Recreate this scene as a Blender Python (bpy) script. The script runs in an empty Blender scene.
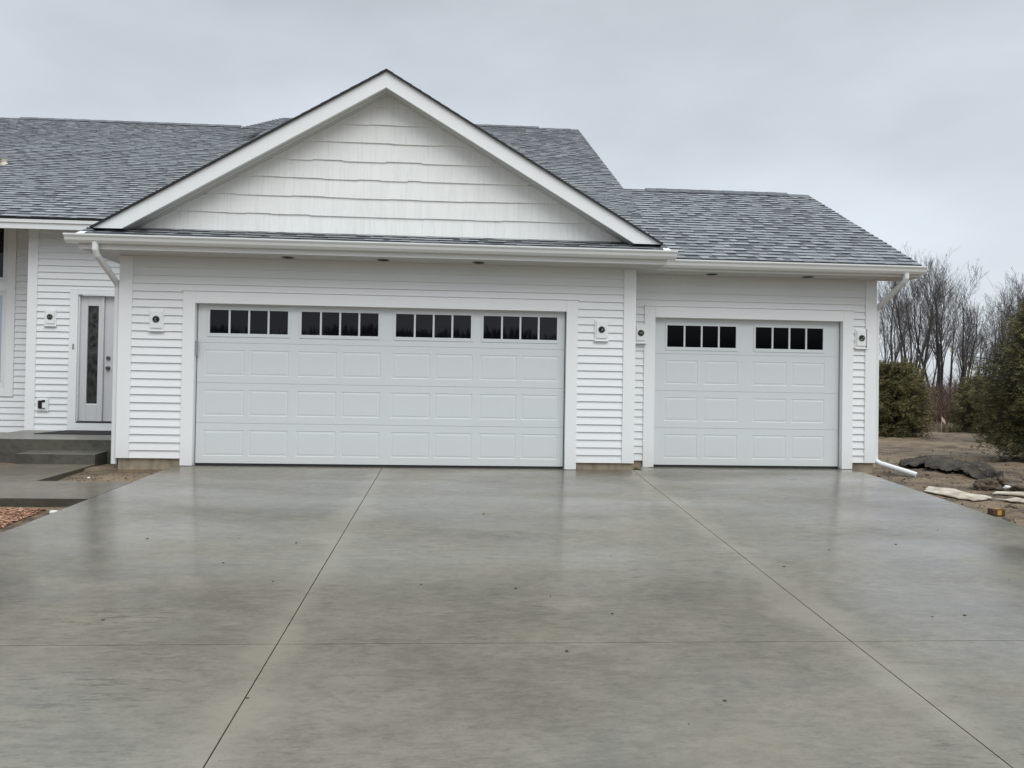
import bpy, math, random
from mathutils import Vector, noise, Matrix
R = math.radians
scene = bpy.context.scene
COL = scene.collection
random.seed(7)

# ------------------------------------------------------------------ helpers
class MB:
    """collects polygons, then links them as ONE mesh object"""
    def __init__(s):
        s.v = []; s.f = []; s.tone = []; s.m = []
    def poly(s, pts, tone=0.5, m=0):
        n = len(s.v); s.v.extend([tuple(p) for p in pts]); s.f.append(tuple(range(n, n+len(pts))))
        s.tone.append(tone); s.m.append(m)
    def box(s, x0, x1, y0, y1, z0, z1, tone=0.5, m=0, skip=''):
        a = [(x0,y0,z0),(x1,y0,z0),(x1,y1,z0),(x0,y1,z0),(x0,y0,z1),(x1,y0,z1),(x1,y1,z1),(x0,y1,z1)]
        n = len(s.v); s.v.extend(a)
        for k, q in (('b',(0,3,2,1)),('t',(4,5,6,7)),('f',(0,1,5,4)),('r',(1,2,6,5)),('k',(2,3,7,6)),('l',(3,0,4,7))):
            if k in skip: continue
            s.f.append(tuple(n+i for i in q)); s.tone.append(tone); s.m.append(m)
    def prism(s, prof, axis, a, b, tone=0.5, m=0):
        """extrude a closed 2-D profile along an axis ('x','y','z') from a to b"""
        def P(p, t):
            return {'x':(t,p[0],p[1]), 'y':(p[0],t,p[1]), 'z':(p[0],p[1],t)}[axis]
        n = len(s.v); k = len(prof)
        s.v.extend([P(p,a) for p in prof]); s.v.extend([P(p,b) for p in prof])
        fs = [(n+i, n+(i+1)%k, n+k+(i+1)%k, n+k+i) for i in range(k)]
        fs += [tuple(n+i for i in reversed(range(k))), tuple(n+k+i for i in range(k))]
        for f in fs: s.f.append(f); s.tone.append(tone); s.m.append(m)
    def tube(s, pts, rad, sides=6, tone=0.5, m=0, cap=True, squash=None):
        pts = [Vector(p) for p in pts]; rings = []
        prev = None
        for i, p in enumerate(pts):
            d = (pts[min(i+1,len(pts)-1)] - pts[max(i-1,0)])
            if d.length < 1e-9: d = Vector((0,0,1))
            d.normalize()
            if prev is None:
                a = Vector((1,0,0)) if abs(d.x) < .9 else Vector((0,1,0))
                u = (a - d*a.dot(d)).normalized()
            else:
                u = (prev - d*prev.dot(d))
                u = u.normalized() if u.length > 1e-6 else d.orthogonal().normalized()
            prev = u; w = d.cross(u)
            r = rad[i] if isinstance(rad,(list,tuple)) else rad
            n = len(s.v); rings.append(n)
            for k in range(sides):
                t = 2*math.pi*(k+.5)/sides
                s.v.append(tuple(p + u*(r*math.cos(t)) + w*(r*math.sin(t))))
        for a, b in zip(rings, rings[1:]):
            for k in range(sides):
                s.f.append((a+k, a+(k+1)%sides, b+(k+1)%sides, b+k)); s.tone.append(tone); s.m.append(m)
        if cap:
            s.f.append(tuple(rings[0]+k for k in reversed(range(sides)))); s.tone.append(tone); s.m.append(m)
            s.f.append(tuple(rings[-1]+k for k in range(sides))); s.tone.append(tone); s.m.append(m)
    def build(s, name, mat, parent=None, smooth=False, origin=(0,0,0), bevel=0, weld=False):
        me = bpy.data.meshes.new(name)
        o = Vector(origin)
        me.from_pydata([tuple(Vector(p)-o) for p in s.v] if o.length else s.v, [], s.f)
        mats = mat if isinstance(mat,(list,tuple)) else [mat]
        for mm in mats: me.materials.append(mm)
        at = me.attributes.new('tone', 'FLOAT', 'FACE')
        at.data.foreach_set('value', s.tone)
        me.polygons.foreach_set('material_index', s.m)
        if smooth: me.polygons.foreach_set('use_smooth', [True]*len(s.f))
        me.update()
        ob = bpy.data.objects.new(name, me); COL.objects.link(ob)
        ob.location = o
        if parent:
            ob.parent = parent
            ob.location = o - parent.location
        if bevel:
            b = ob.modifiers.new('bevel','BEVEL'); b.width = bevel; b.segments = 2; b.limit_method = 'ANGLE'
            b.harden_normals = False
        return ob

def tag(o, label=None, cat=None, group=None, kind=None):
    if label: o['label'] = label
    if cat: o['category'] = cat
    if group: o['group'] = group
    if kind: o['kind'] = kind
    return o
def empty(name, loc=(0,0,0)):
    o = bpy.data.objects.new(name, None); COL.objects.link(o); o.location = loc
    o.empty_display_size = .2
    return o

# ------------------------------------------------------------------ materials
class NT:
    def __init__(s, name):
        s.mat = bpy.data.materials.new(name); s.mat.use_nodes = True
        s.t = s.mat.node_tree; s.n = s.t.nodes; s.l = s.t.links
        s.b = s.n['Principled BSDF']
    def new(s, typ, **kw):
        n = s.n.new(typ)
        for k, v in kw.items():
            if k in n.inputs.keys() and not hasattr(n, k): n.inputs[k].default_value = v
            else: setattr(n, k, v)
        return n
    def link(s, a, b): s.l.new(a, b)
    def coords(s, scale=(1,1,1)):
        tc = s.new('ShaderNodeTexCoord'); mp = s.new('ShaderNodeMapping')
        mp.inputs['Scale'].default_value = scale
        s.link(tc.outputs['Object'], mp.inputs['Vector']); return mp.outputs['Vector']
    def noise(s, scale, detail=4, rough=.55, vec=None, stretch=(1,1,1)):
        n = s.new('ShaderNodeTexNoise'); n.inputs['Scale'].default_value = scale
        n.inputs['Detail'].default_value = detail; n.inputs['Roughness'].default_value = rough
        s.link(vec if vec is not None else s.coords(stretch), n.inputs['Vector']); return n.outputs['Fac']
    def ramp(s, fac, stops):
        r = s.new('ShaderNodeValToRGB'); e = r.color_ramp.elements
        while len(e) < len(stops): e.new(.5)
        for i, (p, c) in enumerate(stops):
            e[i].position = p; e[i].color = (c if len(c) == 4 else (*c, 1)) if isinstance(c,(tuple,list)) else (c,c,c,1)
        s.link(fac, r.inputs['Fac']); return r.outputs['Color']
    def mix(s, fac, a, b, mode='MIX'):
        m = s.new('ShaderNodeMix'); m.data_type = 'RGBA'; m.blend_type = mode
        for sock, v in ((m.inputs[0],fac),(m.inputs[6],a),(m.inputs[7],b)):
            if hasattr(v,'is_linked') or hasattr(v,'links'): s.link(v, sock)
            else: sock.default_value = v if not isinstance(v,(tuple,list)) else ((*v,1) if len(v)==3 else v)
        return m.outputs[2]
    def math(s, op, a, b=0.0):
        m = s.new('ShaderNodeMath'); m.operation = op
        for sock, v in ((m.inputs[0],a),(m.inputs[1],b)):
            if hasattr(v,'links'): s.link(v, sock)
            else: sock.default_value = v
        return m.outputs[0]
    def attr(s, name):
        a = s.new('ShaderNodeAttribute'); a.attribute_name = name; return a.outputs['Fac']
    def bump(s, h, strength=.3, dist=.01):
        b = s.new('ShaderNodeBump'); b.inputs['Strength'].default_value = strength; b.inputs['Distance'].default_value = dist
        s.link(h, b.inputs['Height']); s.link(b.outputs['Normal'], s.b.inputs['Normal'])
    def set(s, **kw):
        for k, v in kw.items():
            k = k.replace('_',' ')
            if hasattr(v,'links'): s.link(v, s.b.inputs[k])
            else: s.b.inputs[k].default_value = v if not isinstance(v,(tuple,list)) else ((*v,1) if len(v)==3 else v)
        return s.mat

def white_mat(name, col, rough=.45, var=.06, grime=True, grain=False):
    t = NT(name)
    n1 = t.noise(1.3, 4); n2 = t.noise(14, 3, stretch=(1,1,.25))
    dark = tuple(c*(1-var) for c in col)
    c = t.mix(n1, dark, col)
    c = t.mix(t.ramp(n2, [(.35,0.0),(.75,.22)]), c, tuple(x*.93 for x in col))
    if grime:
        tc = t.new('ShaderNodeTexCoord'); sp = t.new('ShaderNodeSeparateXYZ'); t.link(tc.outputs['Object'], sp.inputs[0])
        g = t.ramp(t.math('ADD', sp.outputs['Z'], t.math('MULTIPLY', n2, .25)), [(.12,.35),(.5,0.0)])
        c = t.mix(g, c, (.62,.60,.56))
    if grain:
        t.bump(t.noise(60, 3, stretch=(.15,1,1.6)), .12, .004)
    else:
        t.bump(t.noise(35, 2, stretch=(.2,1,1)), .05, .003)
    return t.set(Base_Color=c, Roughness=rough)

M = {}
M['siding'] = white_mat('white_vinyl_siding', (.80,.822,.826), .5)
M['trim'] = white_mat('white_trim_board', (.83,.85,.852), .42, .04)
M['door'] = white_mat('garage_door_paint', (.655,.688,.70), .45, .035, True, True)
M['alum'] = white_mat('white_gutter_metal', (.76,.775,.77), .33, .05, False)
M['soffit'] = None
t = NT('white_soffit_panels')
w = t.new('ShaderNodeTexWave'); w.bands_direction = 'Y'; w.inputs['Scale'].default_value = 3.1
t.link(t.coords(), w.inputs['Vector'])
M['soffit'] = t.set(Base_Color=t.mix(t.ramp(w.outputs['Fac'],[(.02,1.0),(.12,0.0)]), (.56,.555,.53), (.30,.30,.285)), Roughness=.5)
t = NT('white_shake_siding')
gr = t.noise(26, 3, .6, stretch=(1.6,1,.10))
c = t.mix(t.ramp(gr,[(.36,.26),(.5,0.0)]), t.mix(t.attr('tone'), (.79,.805,.785), (.83,.842,.825)), (.62,.63,.60))
t.bump(gr, .25, .004)
M['shake'] = t.set(Base_Color=c, Roughness=.55)
t = NT('entry_door_paint'); M['entry'] = t.set(Base_Color=t.mix(t.noise(5), (.58,.59,.60), (.64,.65,.655)), Roughness=.4)
t = NT('black_rubber'); M['rubber'] = t.set(Base_Color=t.mix(t.noise(20), (.008,.008,.009), (.02,.02,.02)), Roughness=.6)
t = NT('dark_window_glass')
M['glass'] = t.set(Base_Color=t.mix(t.noise(2), (.002,.0025,.004), (.006,.007,.010)), Roughness=.02, IOR=1.38)
t = NT('unlit_window_glass')
M['glass_dark'] = t.set(Base_Color=t.mix(t.noise(2), (.001,.001,.001), (.003,.003,.004)), Roughness=.08, IOR=1.18)
t = NT('pale_window_glass')
M['glass_pale'] = t.set(Base_Color=t.mix(t.noise(1.5,2,stretch=(1,1,.4)), (.36,.43,.56), (.46,.53,.65)), Roughness=.08)
t = NT('patterned_sidelight_glass')
v = t.new('ShaderNodeTexVoronoi'); v.inputs['Scale'].default_value = 14; t.link(t.coords((1,1,.55)), v.inputs['Vector'])
M['glass_pattern'] = t.set(Base_Color=t.mix(v.outputs['Distance'], (.006,.007,.006), (.06,.066,.06)), Roughness=.15)
t.bump(v.outputs['Distance'], .5, .01)
t = NT('dull_nickel'); M['metal'] = t.set(Base_Color=t.mix(t.noise(30), (.10,.10,.10), (.2,.2,.2)), Metallic=.9, Roughness=.35)
t = NT('grey_plastic'); M['grey'] = t.set(Base_Color=t.mix(t.noise(30), (.24,.25,.26), (.33,.34,.35)), Roughness=.5)
t = NT('galvanised_box'); M['galv'] = t.set(Base_Color=t.mix(t.noise(40), (.10,.10,.095), (.22,.22,.21)), Metallic=.4, Roughness=.5)
t = NT('black_recess'); M['black'] = t.set(Base_Color=t.mix(t.noise(30), (.004,.004,.004), (.012,.012,.012)), Roughness=.8)
t = NT('copper_wire'); M['wire'] = t.set(Base_Color=t.mix(t.noise(30), (.30,.28,.25), (.6,.58,.55)), Roughness=.5)

# foundation: tan, stained concrete
t = NT('tan_foundation_concrete')
c = t.mix(t.noise(3,5), (.20,.165,.115), (.40,.34,.25)); c = t.mix(t.ramp(t.noise(9,4,stretch=(1,1,.4)),[(.45,0.0),(.7,.6)]), c, (.10,.085,.06))
t.bump(t.noise(40,4), .4, .01)
M['found'] = t.set(Base_Color=c, Roughness=.8)

# asphalt shingles, one tone per tab, with shadow lines painted in
t = NT('asphalt_shingle')
tone = t.attr('tone')
c = t.ramp(tone, [(0,(.020,.022,.025)),(.25,(.062,.069,.077)),(.6,(.200,.215,.222)),(1,(.35,.372,.385))])
g = t.noise(90, 3, .7)
c = t.mix(t.ramp(g,[(.35,0.0),(.65,.35)]), c, t.mix(.5, c, (.25,.26,.28)))
c = t.mix(t.ramp(t.noise(.5,3),[(.4,0.0),(.7,.3)]), c, (.10,.105,.115))
t.bump(t.noise(160, 2), .4, .004)
M['shingle'] = t.set(Base_Color=c, Roughness=t.ramp(t.noise(4,3),[(.3,.42),(.7,.6)]))
t = NT('shingle_edge'); M['edge'] = t.set(Base_Color=t.mix(t.noise(25), (.012,.012,.014), (.035,.036,.04)), Roughness=.7)

# wet broom-finished concrete
def concrete(name, lo, hi, stain, coat, rlo, rhi, streak=1.0, joints=False):
    t = NT(name)
    big = t.noise(.50, 5, .6, stretch=(.8,1.2,1)); mid = t.noise(1.7, 7, .7, stretch=(.75,1.25,1))
    st = t.noise(5, 8, .85, stretch=(.5,1.7,1)); fine = t.noise(20, 6, .9, stretch=(.5,1.9,1))
    dash = t.noise(13, 4, .7, stretch=(.42,2.5,1)); speck = t.noise(55, 3, .8)
    c = t.mix(t.ramp(big,[(.40,0.0),(.60,1.0)]), lo, hi)
    c = t.mix(t.ramp(mid,[(.45,0.0),(.64,.75)]), c, tuple(x*1.22 for x in hi))
    c = t.mix(t.ramp(mid,[(.34,.25),(.46,0.0)]), c, tuple(x*.8 for x in lo))
    c = t.mix(t.ramp(st,[(.38,.40*streak),(.52,0.0)]), c, tuple(x*.62 for x in lo))
    c = t.mix(t.ramp(fine,[(.36,.75*streak),(.49,0.0)]), c, tuple(x*.45 for x in lo))
    c = t.mix(t.ramp(fine,[(.53,0.0),(.66,.5*streak)]), c, tuple(min(1,x*1.5) for x in hi))
    where = t.ramp(t.noise(.7,3,.5),[(.48,0.0),(.58,1.0)])
    c = t.mix(t.math('MULTIPLY', where, t.ramp(dash,[(.38,.9*streak),(.45,0.0)])), c, tuple(x*.4 for x in lo))
    c = t.mix(t.ramp(t.noise(.8,4,.6,stretch=(1.2,.9,1.3)),[(.52,0.0),(.66,.5)]), c, stain)
    gritty = t.noise(9, 9, .8, stretch=(.8,1.3,1))
    c = t.mix(t.ramp(gritty,[(.44,.28),(.49,0.0)]), c, tuple(x*.7 for x in lo))
    c = t.mix(t.ramp(gritty,[(.53,0.0),(.60,.26)]), c, tuple(x*1.35 for x in hi))
    if joints:      # pale dried slurry along the saw cuts
        tc = t.new('ShaderNodeTexCoord'); sp = t.new('ShaderNodeSeparateXYZ'); t.link(tc.outputs['Object'], sp.inputs[0])
        d = t.math('MINIMUM', t.math('ABSOLUTE', t.math('SUBTRACT', sp.outputs['X'], 2.455)), t.math('ABSOLUTE', t.math('SUBTRACT', sp.outputs['X'], 5.81)))
        near = t.ramp(t.math('ADD', d, t.math('MULTIPLY', t.math('SUBTRACT', mid, .5), 1.1)), [(.02,.6),(.22,0.0)])
        c = t.mix(near, c, tuple(x*1.5 for x in hi))
    c = t.mix(t.ramp(speck,[(.63,0.0),(.70,.55)]), c, tuple(x*.45 for x in lo))
    wet = t.noise(.5, 6, .66, stretch=(.45,1.5,1))
    wr = t.ramp(t.math('ADD', wet, t.math('MULTIPLY', t.math('SUBTRACT', mid, .5), .5)), [(.38,rlo),(.60,rhi)])
    t.bump(t.math('ADD', t.math('MULTIPLY', fine, .7), t.math('MULTIPLY', mid, 1.2)), .12, .005)
    m = t.set(Base_Color=c, Roughness=wr)
    t.link(t.ramp(t.math('ADD', wet, t.math('MULTIPLY', t.math('SUBTRACT', mid, .5), .3)),[(.44,coat),(.64,coat*.5)]), t.b.inputs['Coat Weight'])
    t.b.inputs['Coat IOR'].default_value = 1.5
    t.link(t.ramp(wet,[(.36,.13),(.66,.24)]), t.b.inputs['Coat Roughness'])
    return m
M['drive'] = concrete('wet_driveway_concrete', (.098,.085,.058), (.160,.142,.104), (.190,.157,.098), 1.0, .32, .55, .75, True)
M['walk'] = concrete('path_concrete', (.092,.075,.050), (.150,.126,.088), (.15,.12,.075), .35, .45, .65, .7)
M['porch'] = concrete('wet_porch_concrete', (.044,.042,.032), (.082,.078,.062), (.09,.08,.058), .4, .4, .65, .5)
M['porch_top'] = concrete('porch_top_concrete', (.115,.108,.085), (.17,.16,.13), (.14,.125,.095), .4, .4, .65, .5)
t = NT('joint_dirt'); M['joint'] = t.set(Base_Color=t.mix(t.noise(12), (.02,.019,.017), (.05,.047,.04)), Roughness=.8)

# bare wet earth
t = NT('bare_wet_earth')
a = t.noise(.35, 5, .6, stretch=(.6,1.4,1)); b = t.noise(2.6, 7, .7, stretch=(.6,1.5,1)); d = t.noise(22, 5, .7)
c = t.mix(t.ramp(b,[(.40,0.0),(.60,1.0)]), (.050,.033,.018), (.20,.137,.078))
c = t.mix(t.ramp(a,[(.45,0.0),(.7,.75)]), c, (.27,.205,.13))
c = t.mix(t.ramp(d,[(.32,.7),(.5,0.0)]), c, (.035,.026,.018))
c = t.mix(t.ramp(d,[(.62,0.0),(.78,.5)]), c, (.36,.31,.25))
t.bump(t.math('ADD', b, t.math('MULTIPLY', d, .5)), .8, .05)
M['earth'] = t.set(Base_Color=c, Roughness=.75)
t = NT('sod_with_shade')
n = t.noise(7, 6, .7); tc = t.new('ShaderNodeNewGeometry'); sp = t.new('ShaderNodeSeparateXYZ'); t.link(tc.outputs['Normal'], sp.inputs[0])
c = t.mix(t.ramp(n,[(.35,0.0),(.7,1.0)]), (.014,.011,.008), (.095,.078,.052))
c = t.mix(t.ramp(sp.outputs['Z'],[(.45,1.0),(.86,0.0)]), c, (.006,.005,.004))  # steep and under-turned faces go near black, shade put into the colour
t.bump(t.noise(25,5,.7), .8, .03)
M['sod'] = t.set(Base_Color=c, Roughness=.85)
t = NT('brown_clod'); t.bump(t.noise(20,5,.7), .8, .03)
M['clod'] = t.set(Base_Color=t.mix(t.noise(9,5), (.045,.032,.020), (.15,.11,.072)), Roughness=.85)
t = NT('cream_board')
M['cream'] = t.set(Base_Color=t.mix(t.ramp(t.noise(6,5),[(.35,0.0),(.65,1.0)]), (.27,.22,.155), (.58,.53,.43)), Roughness=.6)
t = NT('white_stone'); M['stone'] = t.set(Base_Color=t.mix(t.noise(30), (.5,.5,.48), (.72,.72,.7)), Roughness=.7)
t = NT('dark_pebble'); M['pebble'] = t.set(Base_Color=t.mix(t.noise(60), (.02,.015,.01), (.06,.045,.03)), Roughness=.6)
t = NT('red_chips')
tone = t.attr('tone')
M['chips'] = t.set(Base_Color=t.ramp(tone,[(0,(.20,.09,.05)),(.5,(.46,.23,.13)),(1,(.58,.38,.25))]), Roughness=.7)
t = NT('brown_carton'); M['carton'] = t.set(Base_Color=t.mix(t.noise(18), (.05,.024,.012), (.11,.055,.027)), Roughness=.5)
t = NT('yellow_sticker'); M['yellow'] = t.set(Base_Color=t.mix(t.noise(18), (.40,.22,.03), (.5,.3,.06)), Roughness=.5)
t = NT('pink_flag'); M['flag'] = t.set(Base_Color=t.mix(t.noise(18), (.75,.5,.42), (.85,.66,.58)), Roughness=.6)
# vegetation
t = NT('bare_bark'); M['bark'] = t.set(Base_Color=t.mix(t.noise(6,4,stretch=(1,1,.3)), (.016,.014,.013), (.045,.040,.037)), Roughness=.9)
t = NT('bare_twigs'); M['twig'] = t.set(Base_Color=t.mix(t.noise(3), (.055,.048,.047), (.115,.10,.096)), Roughness=.9)
t = NT('far_wood_stems'); M['farwood'] = t.set(Base_Color=t.ramp(t.attr('tone'),[(0,(.08,.072,.072)),(1,(.20,.18,.18))]), Roughness=.9)  # greys lightened to paint in distance haze
t = NT('red_brush'); M['brush'] = t.set(Base_Color=t.ramp(t.attr('tone'),[(0,(.045,.026,.022)),(.6,(.115,.068,.055)),(1,(.20,.14,.10))]), Roughness=.9)
t = NT('dead_grass'); M['straw'] = t.set(Base_Color=t.ramp(t.attr('tone'),[(0,(.10,.08,.045)),(1,(.36,.29,.18))]), Roughness=.9)
t = NT('cedar_foliage')
M['cedar'] = t.set(Base_Color=t.ramp(t.attr('tone'),[(0,(.006,.007,.004)),(.4,(.036,.038,.013)),(.75,(.115,.105,.034)),(1,(.21,.17,.065))]), Roughness=.7)
t = NT('black_mat'); M['mat'] = t.set(Base_Color=t.mix(t.noise(60), (.006,.006,.007), (.02,.02,.022)), Roughness=.9)

# ------------------------------------------------------------------ terrain
SL = .074
def drive_z(y): return -.01 + SL*min(0.0, max(y,-15.0)) if y < 0 else -.01
def left_edge(y): return -.22 + .06*y if y < 0 else -.22
RIGHT_EDGE = 9.05
def g(x, y):
    z = drive_z(y)
    if y < 0:
        z -= .085 if x < 9.0 else .030
    else:
        z -= .055 if x < 9.0 else .055
    if x > RIGHT_EDGE:
        w = min(1, (x-RIGHT_EDGE)/.8)
        n1 = noise.noise(Vector((x*.55, y*.9, 0))); n2 = noise.noise(Vector((x*2.1, y*3.2, 3.1))); n3 = noise.noise(Vector((x*6.5, y*7.5, 7.7)))
        near = 1.0 if y < 25 else max(0, 1-(y-25)/20)
        z += w*near*(.035*n1 + .045*n2 + .035*abs(n3)) - w*.02
        # wheel ruts running across the lot
        z -= w*near*.05*max(0, math.sin(y*1.9 + .8*n1 + x*.12))**2
    elif x < left_edge(y)-.02:
        n2 = noise.noise(Vector((x*2.5, y*2.5, 1.3))); n3 = noise.noise(Vector((x*8, y*8, 2.2)))
        z += .012*n2 + .008*n3
        if y > -1.2 and x > -1.36: z += .018
    return z
def axis(fine, far):
    out = []
    for a, b, s in fine:
        k = max(1, int(round((b-a)/s))); out += [a + (b-a)*i/k for i in range(k)]
    out.append(fine[-1][1]); lo = out[0]; st = fine[0][2]
    pre = []; q = lo
    while q > -far: st *= 1.45; q -= st; pre.append(q)
    q = out[-1]; st = fine[-1][2]; post = []
    while q < far: st *= 1.35; q += st; post.append(q)
    return pre[::-1] + out + post
xs = axis([(-8,-3,.5),(-3,-.1,.08),(-.1,8.7,.8),(8.7,12,.06),(12,20,.15)], 900)
ys = axis([(-9,-5,.4),(-5,4,.06),(4,14,.14),(14,34,.4)], 900)
mb = MB(); nx = len(xs)
mb.v = [(x,y,g(x,y)) for y in ys for x in xs]
for j in range(len(ys)-1):
    for i in range(nx-1):
        a = j*nx+i; mb.f.append((a,a+1,a+1+nx,a+nx))
mb.tone = [.5]*len(mb.f); mb.m = [0]*len(mb.f)
tag(mb.build('ground', M['earth'], smooth=True), kind='structure')

# driveway: panels separated by saw-cut joints
mb = MB()
JX = [None, 2.455, 5.81, RIGHT_EDGE]
JY = [0.0, -5.92, -11.9, -19.0]
gx, gy = .0037, .0028
for a, b in zip(JY, JY[1:]):
    ya = a - (gy if a < 0 else 0); yb = b + gy
    ks = max(1, int((ya-yb)/.5))
    for c in range(3):
        for k in range(ks):
            y0 = ya + (yb-ya)*k/ks; y1 = ya + (yb-ya)*(k+1)/ks
            def xl(y): return left_edge(y) if c == 0 else JX[c]+gx
            xr = (JX[c+1]-gx) if c < 2 else RIGHT_EDGE
            z0, z1 = drive_z(y0), drive_z(y1)
            p = [(xl(y1),y1,z1),(xr,y1,z1),(xr,y0,z0),(xl(y0),y0,z0)]
            q = [(x,y,z-.11) for x,y,z in p]
            mb.poly(p)
            mb.poly([p[3],q[3],q[0],p[0]]) ; mb.poly([p[1],q[1],q[2],p[2]])
            if k == 0: mb.poly([p[2],q[2],q[3],p[3]])
            if k == ks-1: mb.poly([p[0],q[0],q[1],p[1]])
# dirt-filled bottoms of the joints
for x in JX[1:3]:
    mb.poly([(x-.02,-19,drive_z(-19)-.012),(x+.02,-19,drive_z(-19)-.012),(x+.02,-15,drive_z(-15)-.012),(x-.02,-15,drive_z(-15)-.012)], m=1)
    mb.poly([(x-.02,-15,drive_z(-15)-.012),(x+.02,-15,drive_z(-15)-.012),(x+.02,0,-.022),(x-.02,0,-.022)], m=1)
for y in JY[1:3]:
    z = drive_z(y)-.016
    mb.poly([(-1+.35,y-.02,z),(9.0,y-.02,z),(9.0,y+.02,z),(-.65,y+.02,z)], m=1)
# short apron up to the set-back small door
mb.box(5.95, 9.07, .004, .54, -.16, -.011)
mb.box(-.17, 5.05, .004, .16, -.16, -.0095)
tag(mb.build('driveway', [M['drive'], M['joint']]), kind='structure')

# L-shaped path to the porch
mb = MB()
def slab(pts, th):
    q = [(x,y,z-th) for x,y,z in pts]
    mb.poly(pts); n = len(pts)
    for i in range(n):
        j = (i+1)%n; mb.poly([pts[i],q[i],q[j],pts[j]], m=1)
zw = lambda y: drive_z(y)+.001
slab([(-9,-2.08,zw(-2.08)),(left_edge(-2.08)-.006,-2.08,zw(-2.08)),(left_edge(-1.13)-.006,-1.13,zw(-1.13)),(-9,-1.13,zw(-1.13))], .13)
slab([(-2.44,-1.124,zw(-1.13)),(-1.37,-1.124,zw(-1.13)),(-1.37,.34,-.036),(-2.44,.34,-.042)], .13)
slab([(-2.42,.343,-.05),(-1.38,.343,-.05),(-1.38,.7,-.05),(-2.42,.7,-.05)], .1)
tag(mb.build('path', [M['walk'], M['porch']]), kind='structure')

# ------------------------------------------------------------------ porch
porch = empty('concrete_porch', (-2.1,1.5,-.1))
tag(porch, 'dark damp raised concrete porch slab in front of the entry door', 'porch')
mb = MB()
zf, zb = .267, .312
P8 = [(-3.28,.7,zf),(-.966,.7,zf),(-.966,2.248,zb),(-3.28,2.248,zb)]
q = [(x,y,-.15) for x,y,z in P8]
mb.poly(P8, m=1)
for i in range(4):
    j = (i+1)%4; mb.poly([P8[i],q[i],q[j],P8[j]])
mb.build('slab', [M['porch'],M['porch_top']], porch, bevel=.008)
st = MB()
P8 = [(-2.41,.34,.092),(-1.385,.34,.094),(-1.385,.697,.114),(-2.41,.697,.114)]
q = [(x,y,-.06) for x,y,z in P8]
st.poly(P8, m=1)
for i in range(4):
    j = (i+1)%4; st.poly([P8[i],q[i],q[j],P8[j]])
stp = st.build('concrete_step', [M['porch'],M['porch_top']], None, origin=(-1.9,.5,-.05), bevel=.008)
tag(stp, 'single low concrete step poured against the front of the porch', 'step')
mt = MB()
mt.poly([(-2.80,1.52,.2995),(-1.15,1.52,.2995),(-1.15,2.2,.318),(-2.66,2.2,.318)])
for a, b in (((-2.80,1.52,.2995),(-1.15,1.52,.2995)),((-1.15,1.52,.2995),(-1.15,2.2,.318)),((-1.15,2.2,.318),(-2.66,2.2,.318)),((-2.66,2.2,.318),(-2.80,1.52,.2995))):
    mt.poly([a,(a[0],a[1],a[2]-.02),(b[0],b[1],b[2]-.02),b])
tag(mt.build('doormat', M['mat'], origin=(-1.95,2.03,.31)), 'flat black doormat lying on the porch at the entry door', 'doormat')

# ------------------------------------------------------------------ THE HOUSE
house = empty('house', (0,0,0))
tag(house, 'white vinyl sided house with grey shingle roofs and two garage doors', 'house')
CB, CE = .085, .1035     # siding course base and exposure
SET = .456               # set-back of the small garage
HO, CW = 2.114, .155
BW, SX, SW = 4.88, 6.206, 2.74

def siding(mb, rects, y, org=None, axis='x', out=-1, base=CB):
    """saw-tooth clapboards; rect = (a0,a1,z0,z1); axis 'x' faces -y, axis 'y' faces +-x"""
    for a0, a1, z0, z1 in rects:
        k = math.floor((z0-base)/CE + 1e-6)
        while base + k*CE < z1-1e-6:
            zb, zt = base+k*CE, base+(k+1)*CE
            c0, c1 = max(zb,z0), min(zt,z1)
            # two-slope profile: bottom face almost vertical, small inward lip
            off = lambda z: .019*(1-(z-zb)/CE) + .001
            def P(a, z, o):
                return (a, y+out*o, z) if axis == 'x' else (y+out*o, a, z)
            mb.poly([P(a0,c0,off(c0)),P(a1,c0,off(c0)),P(a1,c1,off(c1)),P(a0,c1,off(c1))])
            if abs(c0-zb) < 1e-6:
                mb.poly([P(a0,c0,.0),P(a1,c0,.0),P(a1,c0,off(c0)),P(a0,c0,off(c0))])
            k += 1
def wall(rects, y, backing, axis='x', out=-1, base=CB):
    mb = MB(); siding(mb, rects, y, axis=axis, out=out, base=base)
    for b in backing: mb.box(*b)
    return mb.build('siding_wall', M['siding'], house)

SOF = 2.712
# big garage front
wall([(-.802,-CW,.085,SOF),(BW+CW,5.658,.085,SOF),(-CW,BW+CW,HO+CW,SOF)], 0,
     [(-.95,-.04,.002,.12,.086,3.05),(BW+.04,5.81,.002,.12,.086,3.05),(-.04,BW+.04,.002,.12,HO+.03,3.05)])
# small garage front
wall([(5.824,SX-CW,.085,SOF+.02),(SX+SW+CW,9.283,.085,SOF+.02),(SX-CW,SX+SW+CW,HO+CW,SOF+.02)], SET,
     [(5.83,SX-.04,SET+.002,SET+.12,.086,2.9),(SX+SW+.04,9.43,SET+.002,SET+.12,.086,2.9),(SX-.04,SX+SW+.04,SET+.002,SET+.12,HO+.03,2.9)])
# return between the two fronts, outer side walls
wall([(.03,SET-.002,.085,SOF)], 5.815, [(5.70,5.812,.125,SET,.09,2.9)], axis='y', out=1)
wall([(SET+.11,6.6,.085,2.86)], 9.436, [(9.30,9.434,SET+.125,6.6,.09,2.87)], axis='y', out=1)
wall([(.11,2.24,.085,3.0)], -.957, [(-.955,-.83,.125,2.24,.09,3.06)], axis='y', out=-1)
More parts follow.
